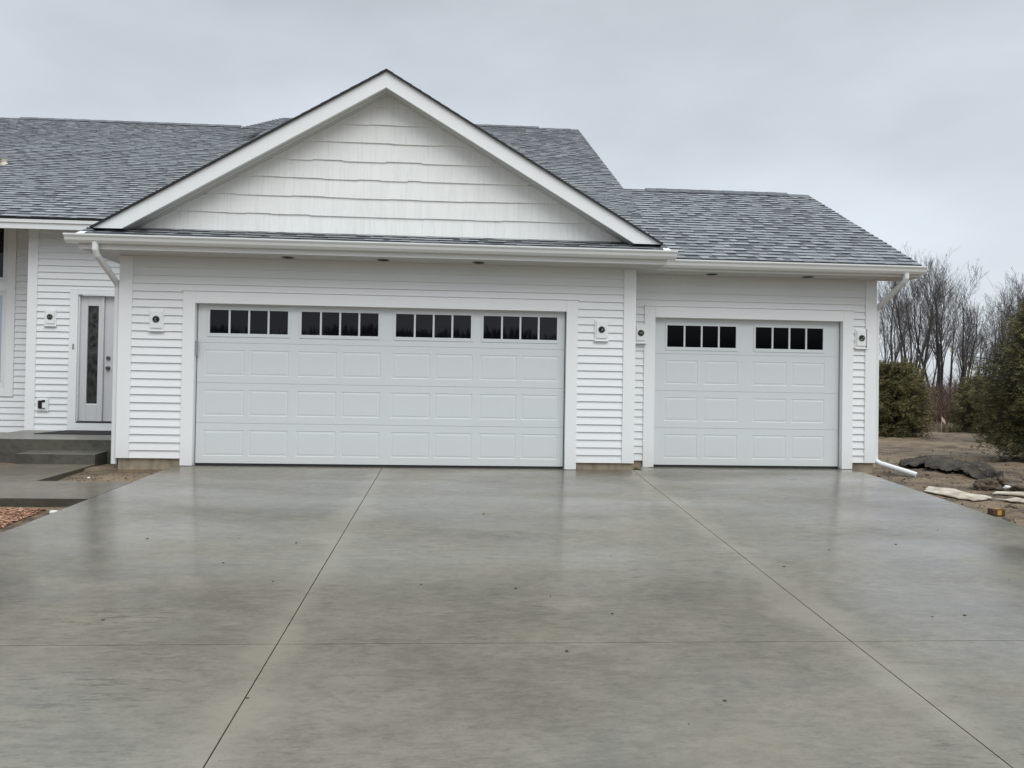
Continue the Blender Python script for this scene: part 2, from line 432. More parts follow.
# entry wall and the window wall further left
wall([(-3.17,-2.675,.31,3.66),(-2.675,-.97,2.525,3.66)], 2.25,
     [(-3.30,-2.55,2.252,2.37,.31,3.66),(-2.55,-.97,2.252,2.37,2.47,3.66)], base=.31)
wall([(-3.855,-3.305,.025,4.0),(-8,-5.42,.025,4.0),(-5.42,-3.855,.025,.82)], 2.9,
     [(-8,-3.31,2.902,3.0,.025,4.02)], base=.025)
wall([(2.36,2.89,.025,3.68)], -3.31, [], axis='y', out=-1, base=.31)

def cboard(x0, x1, y, z0, z1, side=0, depth=.1):
    mb = MB(); mb.box(x0, x1, y-.03, y+.0, z0, z1)
    if side < 0: mb.box(x0, x0+.028, y+.0005, y+depth, z0, z1)
    if side > 0: mb.box(x1-.028, x1, y+.0005, y+depth, z0, z1)
    return mb.build('corner_board', M['trim'], house, bevel=.004)
cboard(-.966,-.800, 0, .083, SOF-.001, -1)
cboard(5.656,5.822, 0, .083, SOF-.001, 1)
cboard(9.281,9.446, SET, .083, SOF+.015, 1)
cboard(-3.315,-3.168, 2.25, .30, 3.66, -1)

def casing(x0, y):
    mb = MB(); x1 = x0 + (BW if y < .1 else SW)
    mb.box(x0-CW, x0, y-.032, y+.001, -.006, HO+CW)
    mb.box(x1, x1+CW, y-.032, y+.001, -.006, HO+CW)
    mb.box(x0+.0005, x1-.0005, y-.032, y+.001, HO, HO+CW)
    # jamb returns back to the door, and a slim drip cap
    mb.box(x0-.03, x0-.001, y+.002, y+.12, -.006, HO+.03)
    mb.box(x1+.001, x1+.03, y+.002, y+.12, -.006, HO+.03)
    mb.box(x0+.0, x1-.0, y+.002, y+.12, HO+.001, HO+.03)
    mb.box(x0-CW-.012, x1+CW+.012, y-.044, y+.0, HO+CW+.001, HO+CW+.014)
    return mb.build('door_casing', M['trim'], house, bevel=.003)
casing(0, 0); casing(SX, SET)

# --- garage doors -------------------------------------------------
def garage_door(x0, w, y, wz, panels_x, windows, glassmat):
    """front skin with pressed panels; y is the face"""
    mb = MB()
    xa, xb = x0+.012, x0+w-.012
    ztop = HO+.02; zb = .022; n = 4; sh = (2.135-zb)/n
    secs = [(zb+i*sh+.0014, zb+(i+1)*sh-.0014) for i in range(n)]
    mb.box(xa, xb, y+.012, y+.045, zb, ztop)                    # core behind the skin
    for i, (s0, s1) in enumerate(secs):
        s1 = min(s1, ztop)
        holes = []
        if i < 3:
            for p0, p1 in panels_x: holes.append((p0,p1,s0+.095,s1-.092,'p'))
        else:
            for p0, p1 in windows: holes.append((p0-.028,p1+.028,wz-.045,wz+.355,'w'))
        # skin strips round the holes
        h0, h1 = holes[0][2], holes[0][3]
        mb.poly([(xa,y,s0),(xb,y,s0),(xb,y,h0),(xa,y,h0)])
        mb.poly([(xa,y,h1),(xb,y,h1),(xb,y,s1),(xa,y,s1)])
        cur = xa
        for p0, p1, _, _, _ in holes:
            mb.poly([(cur,y,h0),(p0,y,h0),(p0,y,h1),(cur,y,h1)]); cur = p1
        mb.poly([(cur,y,h0),(xb,y,h0),(xb,y,h1),(cur,y,h1)])
        # edges of the section
        mb.poly([(xa,y,s0),(xa,y+.006,s0),(xb,y+.006,s0),(xb,y,s0)])
        mb.poly([(xa,y,s1),(xb,y,s1),(xb,y+.006,s1),(xa,y+.006,s1)])
        for p0, p1, q0, q1, kind in holes:
            if kind == 'w':
                continue
            rings = [(0,0),(.007,.0036),(.016,.0036),(.034,.0006)]
            R_ = [[(p0+a,y+d,q0+a),(p1-a,y+d,q0+a),(p1-a,y+d,q1-a),(p0+a,y+d,q1-a)] for a, d in rings]
            for r0, r1 in zip(R_, R_[1:]):
                for k in range(4):
                    kk = (k+1)%4; mb.poly([r0[k],r0[kk],r1[kk],r1[k]])
            mb.poly(R_[-1])
    d = mb.build('garage_door', M['door'], house)
    # rubber seal along the bottom and black strips as painted shade in the side gaps
    sb = MB(); sb.box(xa, xb, y+.004, y+.05, -.009, zb-.001)
    sb.box(x0+.0015, xa-.001, y+.03, y+.05, -.006, ztop); sb.box(xb+.001, x0+w-.0015, y+.03, y+.05, -.006, ztop)
    sb.build('seal_and_gap_shade', M['rubber'], d)
    for p0, p1 in windows:
        f = MB(); z0, z1 = wz, wz+.308
        o = .028
        f.box(p0-o,p1+o,y-.008,y+.011,wz-.045,z0); f.box(p0-o,p1+o,y-.008,y+.011,z1,wz+.355)
        f.box(p0-o,p0,y-.008,y+.011,z0+.0005,z1-.0005); f.box(p1,p1+o,y-.008,y+.011,z0+.0005,z1-.0005)
        pw = (p1-p0)/4
        for k in (1,2,3): f.box(p0+k*pw-.012,p0+k*pw+.012,y-.006,y+.0105,z0+.0005,z1-.0005)
        f.build('window_frame', M['door'], d, bevel=.002)
        gl = MB()
        gl.poly([(p0,y+.0095,z0),(p1,y+.0095,z0),(p1,y+.0095,z1),(p0,y+.0095,z1)])
        gl.build('window_pane', glassmat, d)
    return d
YD = .065
bigw = [(.164,1.175),(1.352,2.362),(2.595,3.597),(3.765,4.762)]
bigp = [(.108,.621),(.689,1.195),(1.304,1.825),(1.893,2.401),(2.548,3.062),(3.125,3.628),(3.725,4.222),(4.290,4.79)]
bd = garage_door(0, BW, YD, 1.732, bigp, bigw, M['glass'])
tag(bd, 'wide double garage door with four window groups')
smw = [(6.403,7.406),(7.695,8.693)]
smp = [(6.372,6.854),(6.946,7.441),(7.661,8.16),(8.234,8.722)]
sd = garage_door(SX, SW, SET+YD, 1.704, smp, smw, M['glass_dark'])
tag(sd, 'narrow single garage door with two window groups')

mb = MB(); mb.box(-.006,.030,.008,.030,1.43,1.62); mb.build('door_sensor', M['grey'], house, bevel=.004)

# --- foundation ----------------------------------------------------
mb = MB()
for b_ in ((-.945,-.16,.012,.14,-.3,.082),(BW+.16,5.805,.012,.14,-.3,.082),(5.81,SX-.16,SET+.012,SET+.14,-.3,.082),(SX+SW+.16,9.43,SET+.012,SET+.14,-.3,.082),
           (9.31,9.428,SET+.141,6.6,-.3,.082),(-.944,-.82,.141,2.2,-.3,.082),(-8,-3.31,2.91,3.0,-.3,.022),(5.68,5.803,.141,SET+.15,-.3,.082)):
    mb = MB(); mb.box(*b_); mb.build('foundation', M['found'], house)

# --- soffits, fascias, gutters -------------------------------------
def soffit(x0, x1, y0, y1, z):
    mb = MB(); mb.box(x0,x1,y0,y1,z,z+.02); return mb.build('soffit', M['soffit'], house)
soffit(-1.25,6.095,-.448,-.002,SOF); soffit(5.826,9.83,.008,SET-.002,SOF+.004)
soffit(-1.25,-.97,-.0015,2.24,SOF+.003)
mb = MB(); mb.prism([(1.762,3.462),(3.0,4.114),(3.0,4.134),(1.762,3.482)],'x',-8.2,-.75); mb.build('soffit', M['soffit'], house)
def fascia(*boxes):
    mb = MB()
    for b in boxes: mb.box(*b)
    return mb.build('fascia', M['alum'], house, bevel=.004)
fascia((-1.252,6.097,-.472,-.4495,SOF-.006,2.865),(-1.275,-1.2525,-.472,2.24,SOF-.006,2.86),(6.0975,6.12,-.472,-.1,SOF-.006,2.86))
fascia((6.10,9.832,-.016,.0065,SOF-.004,2.862),(9.8325,9.855,-.016,SET+.15,SOF-.004,2.862))
# long fascia of the left roof, with a lower step
fascia((-8.3,-.75,1.735,1.76,3.365,3.515),(-8.3,-.75,1.715,1.7345,3.455,3.528))
GP = [(0,.095),(-.118,.100),(-.126,.094),(-.124,.078),(-.110,.062),(-.100,.030),(-.075,.002),(0,0)]
def gutter(x0, x1, y, z):
    mb = MB()
    n = len(GP)
    for a, b in zip(GP, GP[1:]):
        if a == GP[0]: continue
        mb.poly([(x0,y+a[0],z+a[1]),(x0,y+b[0],z+b[1]),(x1,y+b[0],z+b[1]),(x1,y+a[0],z+a[1])])
    mb.poly([(x0,y-.118,z+.1),(x0,y-.106,z+.094),(x1,y-.106,z+.094),(x1,y-.118,z+.1)][::-1])
    mb.poly([(x0,y-.002,z+.055),(x0,y-.106,z+.055),(x1,y-.106,z+.055),(x1,y-.002,z+.055)][::-1])
    for x in (x0,x1): mb.poly([(x,y+a,z+b) for a,b in GP])
    mb.prism([(y-.13,z+.086),(y-.118,z+.086),(y-.118,z+.104),(y-.13,z+.104)],'x',x0-.003,x1+.003)
    return mb.build('gutter', M['alum'], house)
gutter(-1.400, 6.225, -.4735, 2.768)
gutter(6.10, 9.845, -.0175, 2.738)
def downspout(path):
    mb = MB()
    mb.tube(path, .042, 4); mb.tube(path, .039, 8)
    return mb.build('downspout', M['alum'], house, bevel=.006)
dl = downspout([(-1.05,-.525,2.79),(-1.05,-.525,2.69),(-1.045,-.49,2.63),(-1.018,.015,2.36),(-1.014,.05,2.30),(-1.014,.05,.0)])
dr = downspout([(9.585,-.07,2.76),(9.585,-.07,2.68),(9.58,-.045,2.64),(9.505,.49,2.34),(9.498,.53,2.28),(9.498,.53,.17),(9.502,.52,.11),(9.54,.48,.075),(9.875,.12,-.05)])

# --- recessed soffit lights ----------------------------------------
for x, y, z in ((1.215,-.21,SOF),(2.437,-.21,SOF),(3.679,-.21,SOF),(6.952,.25,SOF+.004),(8.335,.25,SOF+.004)):
    mb = MB(); n = 20
    def ring(r, zz): return [(x+r*math.cos(2*math.pi*k/n), y+r*math.sin(2*math.pi*k/n), zz) for k in range(n)]
    a, b = ring(.085, z-.003), ring(.066, z-.007)
    for k in range(n): mb.poly([a[k],a[(k+1)%n],b[(k+1)%n],b[k]])
    top = ring(.085, z-.0005)
    for k in range(n): mb.poly([top[k],top[(k+1)%n],a[(k+1)%n],a[k]])
    o = mb.build('soffit_light', M['galv'], house)
    mb = MB(); mb.poly(ring(.067, z-.0055)); mb.build('light_recess', M['black'], o)

# --- light mounting blocks (fixtures not fitted) --------------------
def block(x0, x1, z0, z1, y, seed):
    rnd = random.Random(seed)
    mb = MB()
    mb.box(x0,x1,y-.030,y,z0,z1); mb.box(x0+.02,x1-.02,y-.046,y-.0302,z0+.03,z1-.025)
    mb.box(x0-.006,x1+.006,y-.05,y-.001,z0-.014,z0-.0005)
    o = mb.build('light_block', M['trim'], house, bevel=.004)
    cx, cz = (x0+x1)/2, z0+(z1-z0)*.52; n = 20
    yy = y-.047
    s = MB()
    def ring(r, q): return [(cx+r*math.cos(2*math.pi*k/n), q, cz+r*math.sin(2*math.pi*k/n)) for k in range(n)]
    a, b, c = ring(.046,yy-.004), ring(.038,yy-.004), ring(.038,yy-.0005)
    for k in range(n):
        kk = (k+1)%n; s.poly([a[k],a[kk],b[kk],b[k]]); s.poly([b[k],b[kk],c[kk],c[k]],m=1)
        s.poly([(a[k][0],yy,a[k][2]),(a[kk][0],yy,a[kk][2]),a[kk],a[k]])
    s.poly(c, m=1)
    s.build('junction_box', [M['galv'],M['black']], o)
    w = MB()
    for q in range(3):
        px, pz = cx+rnd.uniform(-.015,.015), cz+rnd.uniform(-.015,.015)
        pts = [(px,yy,pz)]
        for k in range(3):
            px += rnd.uniform(-.016,.016); pz += rnd.uniform(-.014,.016); pts.append((px,yy-.008-.006*k,pz))
        w.tube(pts, .0035, 5)
    w.build('loose_wire', M['wire'], o)
block(-.577,-.394,1.745,2.021,0,1); block(5.262,5.445,1.735,2.012,0,2)
block(5.905,6.075,1.745,2.005,SET-.032,3); block(9.130,9.305,1.735,2.010,SET,4)
block(-3.045,-2.87,1.95,2.21,2.25,5)
mb = MB(); mb.box(-3.135,-2.955,2.215,2.249,.605,.815); mb.box(-3.115,-2.975,2.205,2.2148,.625,.795)
ob = mb.build('outlet_block', M['trim'], house, bevel=.004)
mb = MB(); mb.box(-3.10,-3.045,2.192,2.2045,.66,.775); mb.box(-3.095,-2.998,2.198,2.2043,.648,.66,); mb.box(-3.044,-3.0,2.196,2.2045,.75,.785)
mb.build('outlet_cover', M['black'], ob)
mb = MB(); mb.box(-2.612,-2.588,2.205,2.2195,1.59,1.67); mb.build('doorbell', M['grey'], house, bevel=.004)

# --- entry door ------------------------------------------------------
mb = MB()
mb.box(-2.67,-2.545,2.22,2.251,.475,2.52); mb.box(-2.67,-.975,2.22,2.251,.315,.4345); mb.box(-2.5445,-.975,2.22,2.251,2.448,2.52)
mb.box(-2.548,-2.533,2.2515,2.33,.45,2.447)
mb.box(-2.67,-2.5445,2.22,2.251,.435,.4745)
mb.build('door_casing', M['trim'], house, bevel=.003)
mb = MB(); mb.box(-2.532,-.98,2.215,2.335,.4355,.456); mb.build('door_threshold', M['rubber'], house)
sl = MB()
sl.box(-2.53,-2.428,2.30,2.34,.458,2.446); sl.box(-2.262,-2.215,2.30,2.34,.458,2.446)
sl.box(-2.4275,-2.2625,2.30,2.34,.458,.72); sl.box(-2.4275,-2.2625,2.30,2.34,2.30,2.446)
sl.box(-2.214,-2.175,2.285,2.34,.458,2.446)
sli = sl.build('sidelight', M['entry'], house, bevel=.004)
for z0, z1 in ((.72,.735),(2.285,2.30)):
    sl = MB(); sl.box(-2.4275,-2.2625,2.305,2.33,z0+.0005,z1-.0005); sl.build('glazing_bead', M['trim'], sli)
sl = MB(); sl.poly([(-2.4275,2.325,.72),(-2.2625,2.325,.72),(-2.2625,2.325,2.30),(-2.4275,2.325,2.30)]); sl.build('sidelight_pane', M['glass_pattern'], sli)
dd = MB()
dd.box(-2.172,-1.22,2.325,2.37,.458,2.446)
dd.box(-2.0,-1.75,2.318,2.3245,.65,1.25); dd.box(-1.65,-1.4,2.318,2.3245,.65,1.25)
do = dd.build('front_door', M['entry'], house, bevel=.004)
h = MB(); h.tube([(-2.105,2.324,1.30),(-2.105,2.295,1.30)],.032,14); h.tube([(-2.105,2.296,1.30),(-2.105,2.285,1.302),(-2.105,2.27,1.302)],[.012,.026,.024],12)
h.build('door_handle', M['metal'], do)
h = MB(); h.tube([(-2.105,2.324,1.46),(-2.105,2.30,1.46)],.030,14); h.build('deadbolt', M['metal'], do)

# --- left windows ----------------------------------------------------
mb = MB()
mb.box(-5.42,-5.29,2.868,2.901,.82,4.0); mb.box(-3.985,-3.856,2.868,2.901,.82,4.0)
mb.box(-5.2895,-3.9855,2.868,2.901,3.80,4.0)
mb.box(-5.2895,-3.9855,2.868,2.901,2.555,2.70); mb.box(-5.2895,-3.9855,2.868,2.901,.82,.965)
mb.build('window_casing', M['trim'], house, bevel=.003)
def win(z0, z1, paned):
    f = MB(); x0, x1 = -5.288, -3.987
    for k, (w, yf) in enumerate(((.034,2.872),(.040,2.884))):
        o = .0345*k
        f.box(x0+o,x1-o,yf,yf+.03,z0+o,z0+o+w); f.box(x0+o,x1-o,yf,yf+.03,z1-o-w,z1-o)
        f.box(x0+o,x0+o+w,yf,yf+.03,z0+o+w+.0005,z1-o-w-.0005); f.box(x1-o-w,x1-o,yf,yf+.03,z0+o+w+.0005,z1-o-w-.0005)
    o = f.build('window', M['alum'], house, bevel=.003)
    p = MB(); p.poly([(x0+.07,2.9005-.012,z0+.07),(x1-.07,2.9005-.012,z0+.07),(x1-.07,2.9005-.012,z1-.07),(x0+.07,2.9005-.012,z1-.07)])
    p.build('window_pane', paned, o)
win(2.702,3.798,M['glass']); win(.967,2.553,M['glass_pale'])

# --- gable over the big garage ---------------------------------------
AX, AZ, SG = 2.445, 5.150, .589      # apex x, top of rake at apex, slope
RY = -.30
def rake_z(x): return AZ - SG*abs(x-AX)
XL, XR, FZ = -1.195, 6.083, 3.005
for sgn, xf in ((-1,XL),(1,XR)):
    mb = MB()
    xi = AX + sgn*((AZ-.212-FZ)/SG)
    prof = [(AX,AZ),(AX,AZ-.212),(xi,FZ),(xf,FZ)]
    if sgn > 0: prof = prof[::-1]
    mb.prism(prof, 'y', RY, RY+.028)
    mb.build('rake_board', M['trim'], house)
    mb = MB()
    prof = [(AX,AZ-.196),(AX,AZ-.209),(xi,FZ+.003),(xi,FZ+.016)]
    if sgn > 0: prof = prof[::-1]
    mb.prism(prof, 'y', RY+.029, .03)
    mb.build('rake_soffit', M['soffit'], house)
# shake courses of the gable wall (staggered butts, one mesh)
mb = MB()
rnd = random.Random(3)
TS = .030
def gx_at(z):   # half-width of the gable wall at height z
    return (AZ-.205-z)/SG
def clipz(x, top): return min(top, AZ-.205-SG*abs(x-AX))
EX = .2445; zc = 3.075
while zc < AZ-.21:
    zt = zc+EX
    half = gx_at(zc)
    x = AX-half-.3
    run = 0; drop = 0
    while x < AX+half:
        wd = rnd.choice((.05,.07,.09,.11,.13)); x1 = x+wd
        if run <= 0: run = rnd.choice((2,3,4,6,8)); drop = rnd.choice((0,.004,.008,.013)) if zc > 3.1 else 0
        run -= 1
        a, b = x, x1
        yo = -.022-rnd.choice((0,0,0,.0012,.0025)); yi = -.005
        zb = zc-drop
        def yy(z): return yo+(yi-yo)*max(0,(z-zc))/EX
        pts = [(a,zb),(b,zb)]
        ta, tb = clipz(a,zt), clipz(b,zt)
        if max(ta,tb) > zb+.004:
            if a < AX < b and AZ-.205 < zt: top = [(b,max(tb,zb)),(AX,AZ-.205),(a,max(ta,zb))]
            else: top = [(b,max(tb,zb)),(a,max(ta,zb))]
            if ta <= zb: a2 = AX-gx_at(zb); pts = [(a2,zb),(b,zb)]; top = [(b,max(tb,zb))]
            elif tb <= zb: b2 = AX+gx_at(zb); pts = [(a,zb),(b2,zb)]; top = [(a,max(ta,zb))]
            poly = pts+top; tn = rnd.random()
            mb.poly([(px,yy(pz),pz) for px,pz in poly], tn)
            mb.poly([(pts[0][0],.0,zb),(pts[1][0],.0,zb),(pts[1][0],yo,zb),(pts[0][0],yo,zb)], tn)
            for px, zz in ((pts[0][0],ta),(pts[1][0],tb)):
                if zz > zb: mb.poly([(px,yo,zb),(px,.0,zb),(px,.0,zz),(px,yy(zz),zz)], tn)
        x = x1
    zc = zt
mb.prism([(AX-gx_at(3.0)-.35,2.87),(AX+gx_at(3.0)+.35,2.87),(AX,AZ-.03)][::1], 'y', .004, .09)
mb.build('gable_wall', M['shake'], house)

# --- roofs -------------------------------------------------------------
def clip(poly, planes):
    for nx_, ny_, c in planes:            # keep nx*u+ny*v <= c
        out = []
        for i in range(len(poly)):
            p, q = poly[i], poly[(i+1)%len(poly)]
            dp = nx_*p[0]+ny_*p[1]-c; dq = nx_*q[0]+ny_*q[1]-c
            if dp <= 0: out.append(p)
            if dp*dq < 0:
                t_ = dp/(dp-dq); out.append((p[0]+(q[0]-p[0])*t_, p[1]+(q[1]-p[1])*t_))
        poly = out
        if not poly: break
    return poly
def shingles(mb, O, U, V, N, W, L, planes=(), seed=0, e=.143, coarse=1.0, thick=.05, hs=1.0):
    rnd = random.Random(seed)
    O, U, V, N = Vector(O), Vector(U).normalized(), Vector(V).normalized(), Vector(N).normalized()
    P3 = lambda u, v, h: tuple(O+U*u+V*v+N*h)
    k = 0; v0 = 0
    while v0 < L-1e-6:
        v1 = min(v0+e, L); u = -rnd.uniform(0,.4)
        raised = rnd.random() < .5
        while u < W:
            w = (rnd.uniform(.09,.27) if raised else rnd.uniform(.08,.22))*coarse
            u1 = u+w
            if u1 <= .01: u = u1; continue
            r_ = rnd.random()
            tone = (.70+.16*rnd.random() if r_ < .6 else .54+.16*rnd.random()) if raised else (.10+.18*rnd.random() if r_ < .5 else .46+.20*rnd.random())  # dark lower tabs stand in for shadow dashes
            hb = (.010+(.006 if raised else 0))*hs; ht = .001*hs
            vb = v0-(.004 if raised else 0)
            c = clip([(max(u,0),v0),(min(u1,W),v0),(min(u1,W),v1),(max(u,0),v1)], planes)
            if len(c) >= 3:
                mb.poly([P3(a,b,hb+(ht-hb)*(b-v0)/e) for a, b in c], tone)
                lo = [p for p in c if abs(p[1]-v0) < 1e-6]
                if len(lo) == 2:
                    a, b = lo
                    mb.poly([P3(a[0],v0,-.002),P3(b[0],v0,-.002),P3(b[0],v0,hb),P3(a[0],v0,hb)], .0)  # butt face toned black as a painted shadow line
                if raised and len(c) == 4:
                    for q in (0,1):
                        mb.poly([P3(c[q][0],v0,0),P3(c[q][0],v0,hb),P3(c[q][0],v1,ht),P3(c[q][0],v1,0)], .05)
            u = u1; raised = not raised if rnd.random() < .9 else raised
        v0 = v1; k += 1
    # deck under the shingles
    deck = clip([(0,0),(W,0),(W,L),(0,L)], planes)
    top = [P3(a,b,-.003) for a,b in deck]; bot = [P3(a,b,-.003-thick) for a,b in deck]
    mb.poly(top, .1, 1); mb.poly(bot[::-1], .1, 1)
    for i in range(len(deck)):
        j = (i+1)%len(deck); mb.poly([top[i],bot[i],bot[j],top[j]], .1, 1)
S = .527; EZ = 2.872
def norm(x0): return (0,-S,1)
up = Vector((0,1,S)); sc = up.length
def roof(name_seed, x0, x1, y0, z0, y1, coarse=1.0, planes=()):
    mb = MB()
    shingles(mb, (x0,y0,z0), (1,0,0), up, (0,-S,1), x1-x0, (y1-y0)*sc, planes, name_seed, coarse=coarse, thick=.03)
    return mb
RYR, RYM = 3.53, 9.36            # ridge depths: small garage, main block
zr = lambda y: EZ + S*(y+.03)
# small garage roof
mb = roof(11, 2.6, 9.83, -.03, EZ, RYR)
mb.poly([(2.6,RYR,zr(RYR)),(9.83,RYR,zr(RYR)),(9.83,2*RYR,EZ),(2.6,2*RYR,EZ)], .35)
r1 = mb.build('roof', [M['shingle'],M['edge']], house)
# main roof (higher part of the same slope)
mb = roof(12, -1.1, 6.375, RYR-1.6, zr(RYR-1.6), RYM)
yw = RYM-12*.143/sc
shingles(mb, (-1.75,yw,zr(yw)), (1,0,0), up, (0,-S,1), .65, 12*.143, ((-1,.367,.367*12*.143-.65),), 17, thick=.004)
mb.poly([(-1.1,RYM,zr(RYM)),(6.375,RYM,zr(RYM)),(6.375,RYM+6,zr(RYM)-3.16),(-1.1,RYM+6,zr(RYM)-3.16)], .35)
r2 = mb.build('roof', [M['shingle'],M['edge']], house)
# gable end walls under those roofs (seen only from the side)
mb = MB()
mb.prism([(SET+.13,2.80),(2*RYR-.6,2.80),(2*RYR-.6,3.0),(RYR,zr(RYR)-.08),(SET+.13,zr(SET+.13)-.08)], 'x', 9.32, 9.43)
mb.prism([(RYR-.2,zr(RYR-.2)-.3),(RYM+4,zr(RYR-.2)-.3),(RYM,zr(RYM)-.08),(RYR-.2,zr(RYR-.2)-.08)], 'x', 6.2, 6.33)
mb.build('side_gable', M['siding'], house)
for xx, ya, yb in ((9.815,-.02,RYR),(6.36,RYR,RYM)):
    mb = MB(); za, zb_ = zr(ya), zr(yb)
    mb.prism([(ya,za-.034),(yb,zb_-.034),(yb,zb_-.16),(ya,za-.16)], 'x', xx-.012, xx+.012)
    mb.build('rake_board', M['trim'], house)
# left roof
SLF = .527; ly0, lz0, LYR = 1.70, 3.535, 9.28
mb = roof(13, -11, -1.04, ly0, lz0, LYR)
lzr = lz0 + S*(LYR-ly0)
mb.poly([(-11,LYR,lzr),(-1.04,LYR,lzr),(-1.04,LYR+6,lzr-3.1),(-11,LYR+6,lzr-3.1)], .35)
r3 = mb.build('roof', [M['shingle'],M['edge']], house)
# closes the step between the main roof and the left roof
mb = MB(); ya = RYR-1.6
mb.prism([(ya,zr(ya)-.036),(RYM-.02,zr(RYM-.02)-.036),(RYM-.02,zr(RYM-.02)-.34),(ya,zr(ya)-.34)], 'x', -1.085, -1.06)
mb.box(-1.0595, 1.2, ya+.01, ya+.03, zr(ya)-.36, zr(ya)-.036)
mb.build('fascia', M['alum'], house)
# front gable roof: two slopes running back into the main roof
mb = MB()
gu = Vector((0,1,0))
for sgn, seed in ((-1,14),(1,15)):
    xf = (XL if sgn < 0 else XR) + sgn*.022
    zf_ = AZ+.016 - SG*abs(xf-AX)
    V = Vector((-sgn,0,SG)); Ls = abs(xf-AX)*V.length/1.0
    U = Vector((0,-1,0)) if sgn < 0 else Vector((0,1,0))
    O = (xf, 5.4 if sgn < 0 else RY-.035, zf_)
    shingles(mb, O, U, V, Vector((sgn*SG,0,1)), 5.4-RY+.035, Ls, (), seed, thick=.014, hs=.35)
r4 = mb.build('roof', [M['shingle'],M['edge']], house)
# pent roof strip under the gable
mb = MB()
pu = Vector((0,.505,.212))
shingles(mb, (-1.345,-.515,2.862), (1,0,0), pu, (0,-.212,.505), 7.53, pu.length, (), 16, e=.139, thick=.02)
r5 = mb.build('roof', [M['shingle'],M['edge']], house)
tag(r5, 'narrow shingled strip below the gable wall')
# kick-out flashings where the rakes meet the strip
for x in (-1.27, 6.13):
    mb = MB(); mb.poly([(x-.055,-.50,2.884),(x+.055,-.50,2.884),(x+.04,-.36,2.945),(x-.04,-.36,2.945)])
    mb.poly([(x-.055,-.50,2.884),(x-.055,-.50,2.87),(x+.055,-.50,2.87),(x+.055,-.50,2.884)])
    mb.build('flashing', M['alum'], house)
def ridge_cap(r, x0, x1, y, z, vent=None):
    mb = MB()
    k = int((x1-x0)/.2); w = (x1-x0)/k; rd = random.Random(int(x0*10))
    for i in range(k):
        a = x0+i*w; h = .012+.004*(i%2)
        inv = vent and vent[0] < a < vent[1]
        hh = h+(.028 if inv else 0)
        tn = rd.uniform(.1,.6)
        mb.prism([(y-.13,z-.13*S+hh*.6-.004),(y,z+hh),(y+.13,z-.13*S+hh*.6-.004),(y,z-.02)], 'x', a, a+w-.004, tn*(.35 if inv else 1))
    return mb.build('ridge_cap', M['shingle'], r)
ridge_cap(r1, 6.36, 9.83, RYR, zr(RYR), (6.75,9.25))
ridge_cap(r2, -1.1, 6.375, RYM, zr(RYM), (3.2,5.2))
ridge_cap(r3, -11, -1.06, LYR, lzr, (-7.4,-2.1))

# a vent pipe boot far left on the left roof
mb = MB(); vy = 4.8; vx = -5.17; vz = lz0+S*(vy-ly0)
mb.tube([(vx,vy,vz-.05),(vx,vy,vz+.10)], .045, 12); mb.tube([(vx,vy,vz-.05),(vx,vy,vz+.03)], [.1,.05], 12)
mb.build('roof_vent', M['cream'], house)

# ------------------------------------------------------------------ things on the lot
def lump(name, loc, sx, sy, sz, mat, seed, rot=0, rough=.35, sub=4, label=None, cat=None, group=None, sink=.35, freq=1.6):
    bm_v = []; nseg, nr = 10*sub//2, 6*sub//2
    mb = MB(); off = Vector((seed*3.1,seed*1.7,seed*.9))
    def P(i, j):
        th = 2*math.pi*i/nseg; ph = math.pi*j/nr
        d = Vector((math.sin(ph)*math.cos(th), math.sin(ph)*math.sin(th), math.cos(ph)))
        f = 1+rough*noise.noise(d*freq+off)+rough*.5*noise.noise(d*freq*2.7+off)+rough*.25*noise.noise(d*freq*6+off)
        p = Vector((d.x*sx*f, d.y*sy*f, d.z*sz*f))
        if p.z < 0: p.z *= .6
        return (loc[0]+p.x*math.cos(rot)-p.y*math.sin(rot), loc[1]+p.x*math.sin(rot)+p.y*math.cos(rot), loc[2]+sz*sink+p.z)
    for j in range(nr):
        for i in range(nseg):
            mb.poly([P(i,j),P(i,j+1),P(i+1,j+1),P(i+1,j)])
    o = mb.build(name, mat, None, True, origin=loc)
    bm = __import__('bmesh').new(); bm.from_mesh(o.data); __import__('bmesh').ops.remove_doubles(bm, verts=bm.verts, dist=1e-5)
    bm.to_mesh(o.data); bm.free()
    if label: tag(o, label, cat, group)
    return o
# long dark mound of peeled sod, undercut, its steep sides painted dark as shade
mb = MB()
rd = random.Random(5); n = 90; m = 30
A, B = Vector((10.95,2.1,0)), Vector((11.0,.22,0))
ax = (B-A); Ln = ax.length; ax.normalize(); side = Vector((ax.y,-ax.x,0))   # towards the driveway
if side.x > 0: side = -side
for i in range(n+1): pass
def MP(i, j):
    t_ = i/n; c = A+ax*(Ln*t_)
    env = min(1, (t_+.01)/.25)**.6*min(1,(1.005-t_)/.10)**.5
    hgt = (.19-.03*t_)*env; wid = .36*env+.03
    ang = math.pi*j/m
    s_ = math.cos(ang); h_ = math.sin(ang)
    over = .16*max(0,s_)*h_
    p = Vector((c.x,c.y,0))+side*(wid*s_*(.30 if s_ > 0 and h_ < .45 else 1)+over)
    q = Vector((p.x*2.3,p.y*2.3,h_*2)); q2 = q*2.8; q3 = q*8
    k = .13*noise.noise(q)+.15*noise.noise(q2)+.16*abs(noise.noise(q3))-.05
    z = hgt*h_*(1+1.6*k)+.10*k*h_
    return (p.x+.5*k, p.y+.5*k, g(p.x,p.y)-.02+max(0,z))
for i in range(n):
    for j in range(m): mb.poly([MP(i,j),MP(i,j+1),MP(i+1,j+1),MP(i+1,j)])
mo = mb.build('dirt_mound', M['sod'], None, False, origin=(11.1,1.2,-.1))
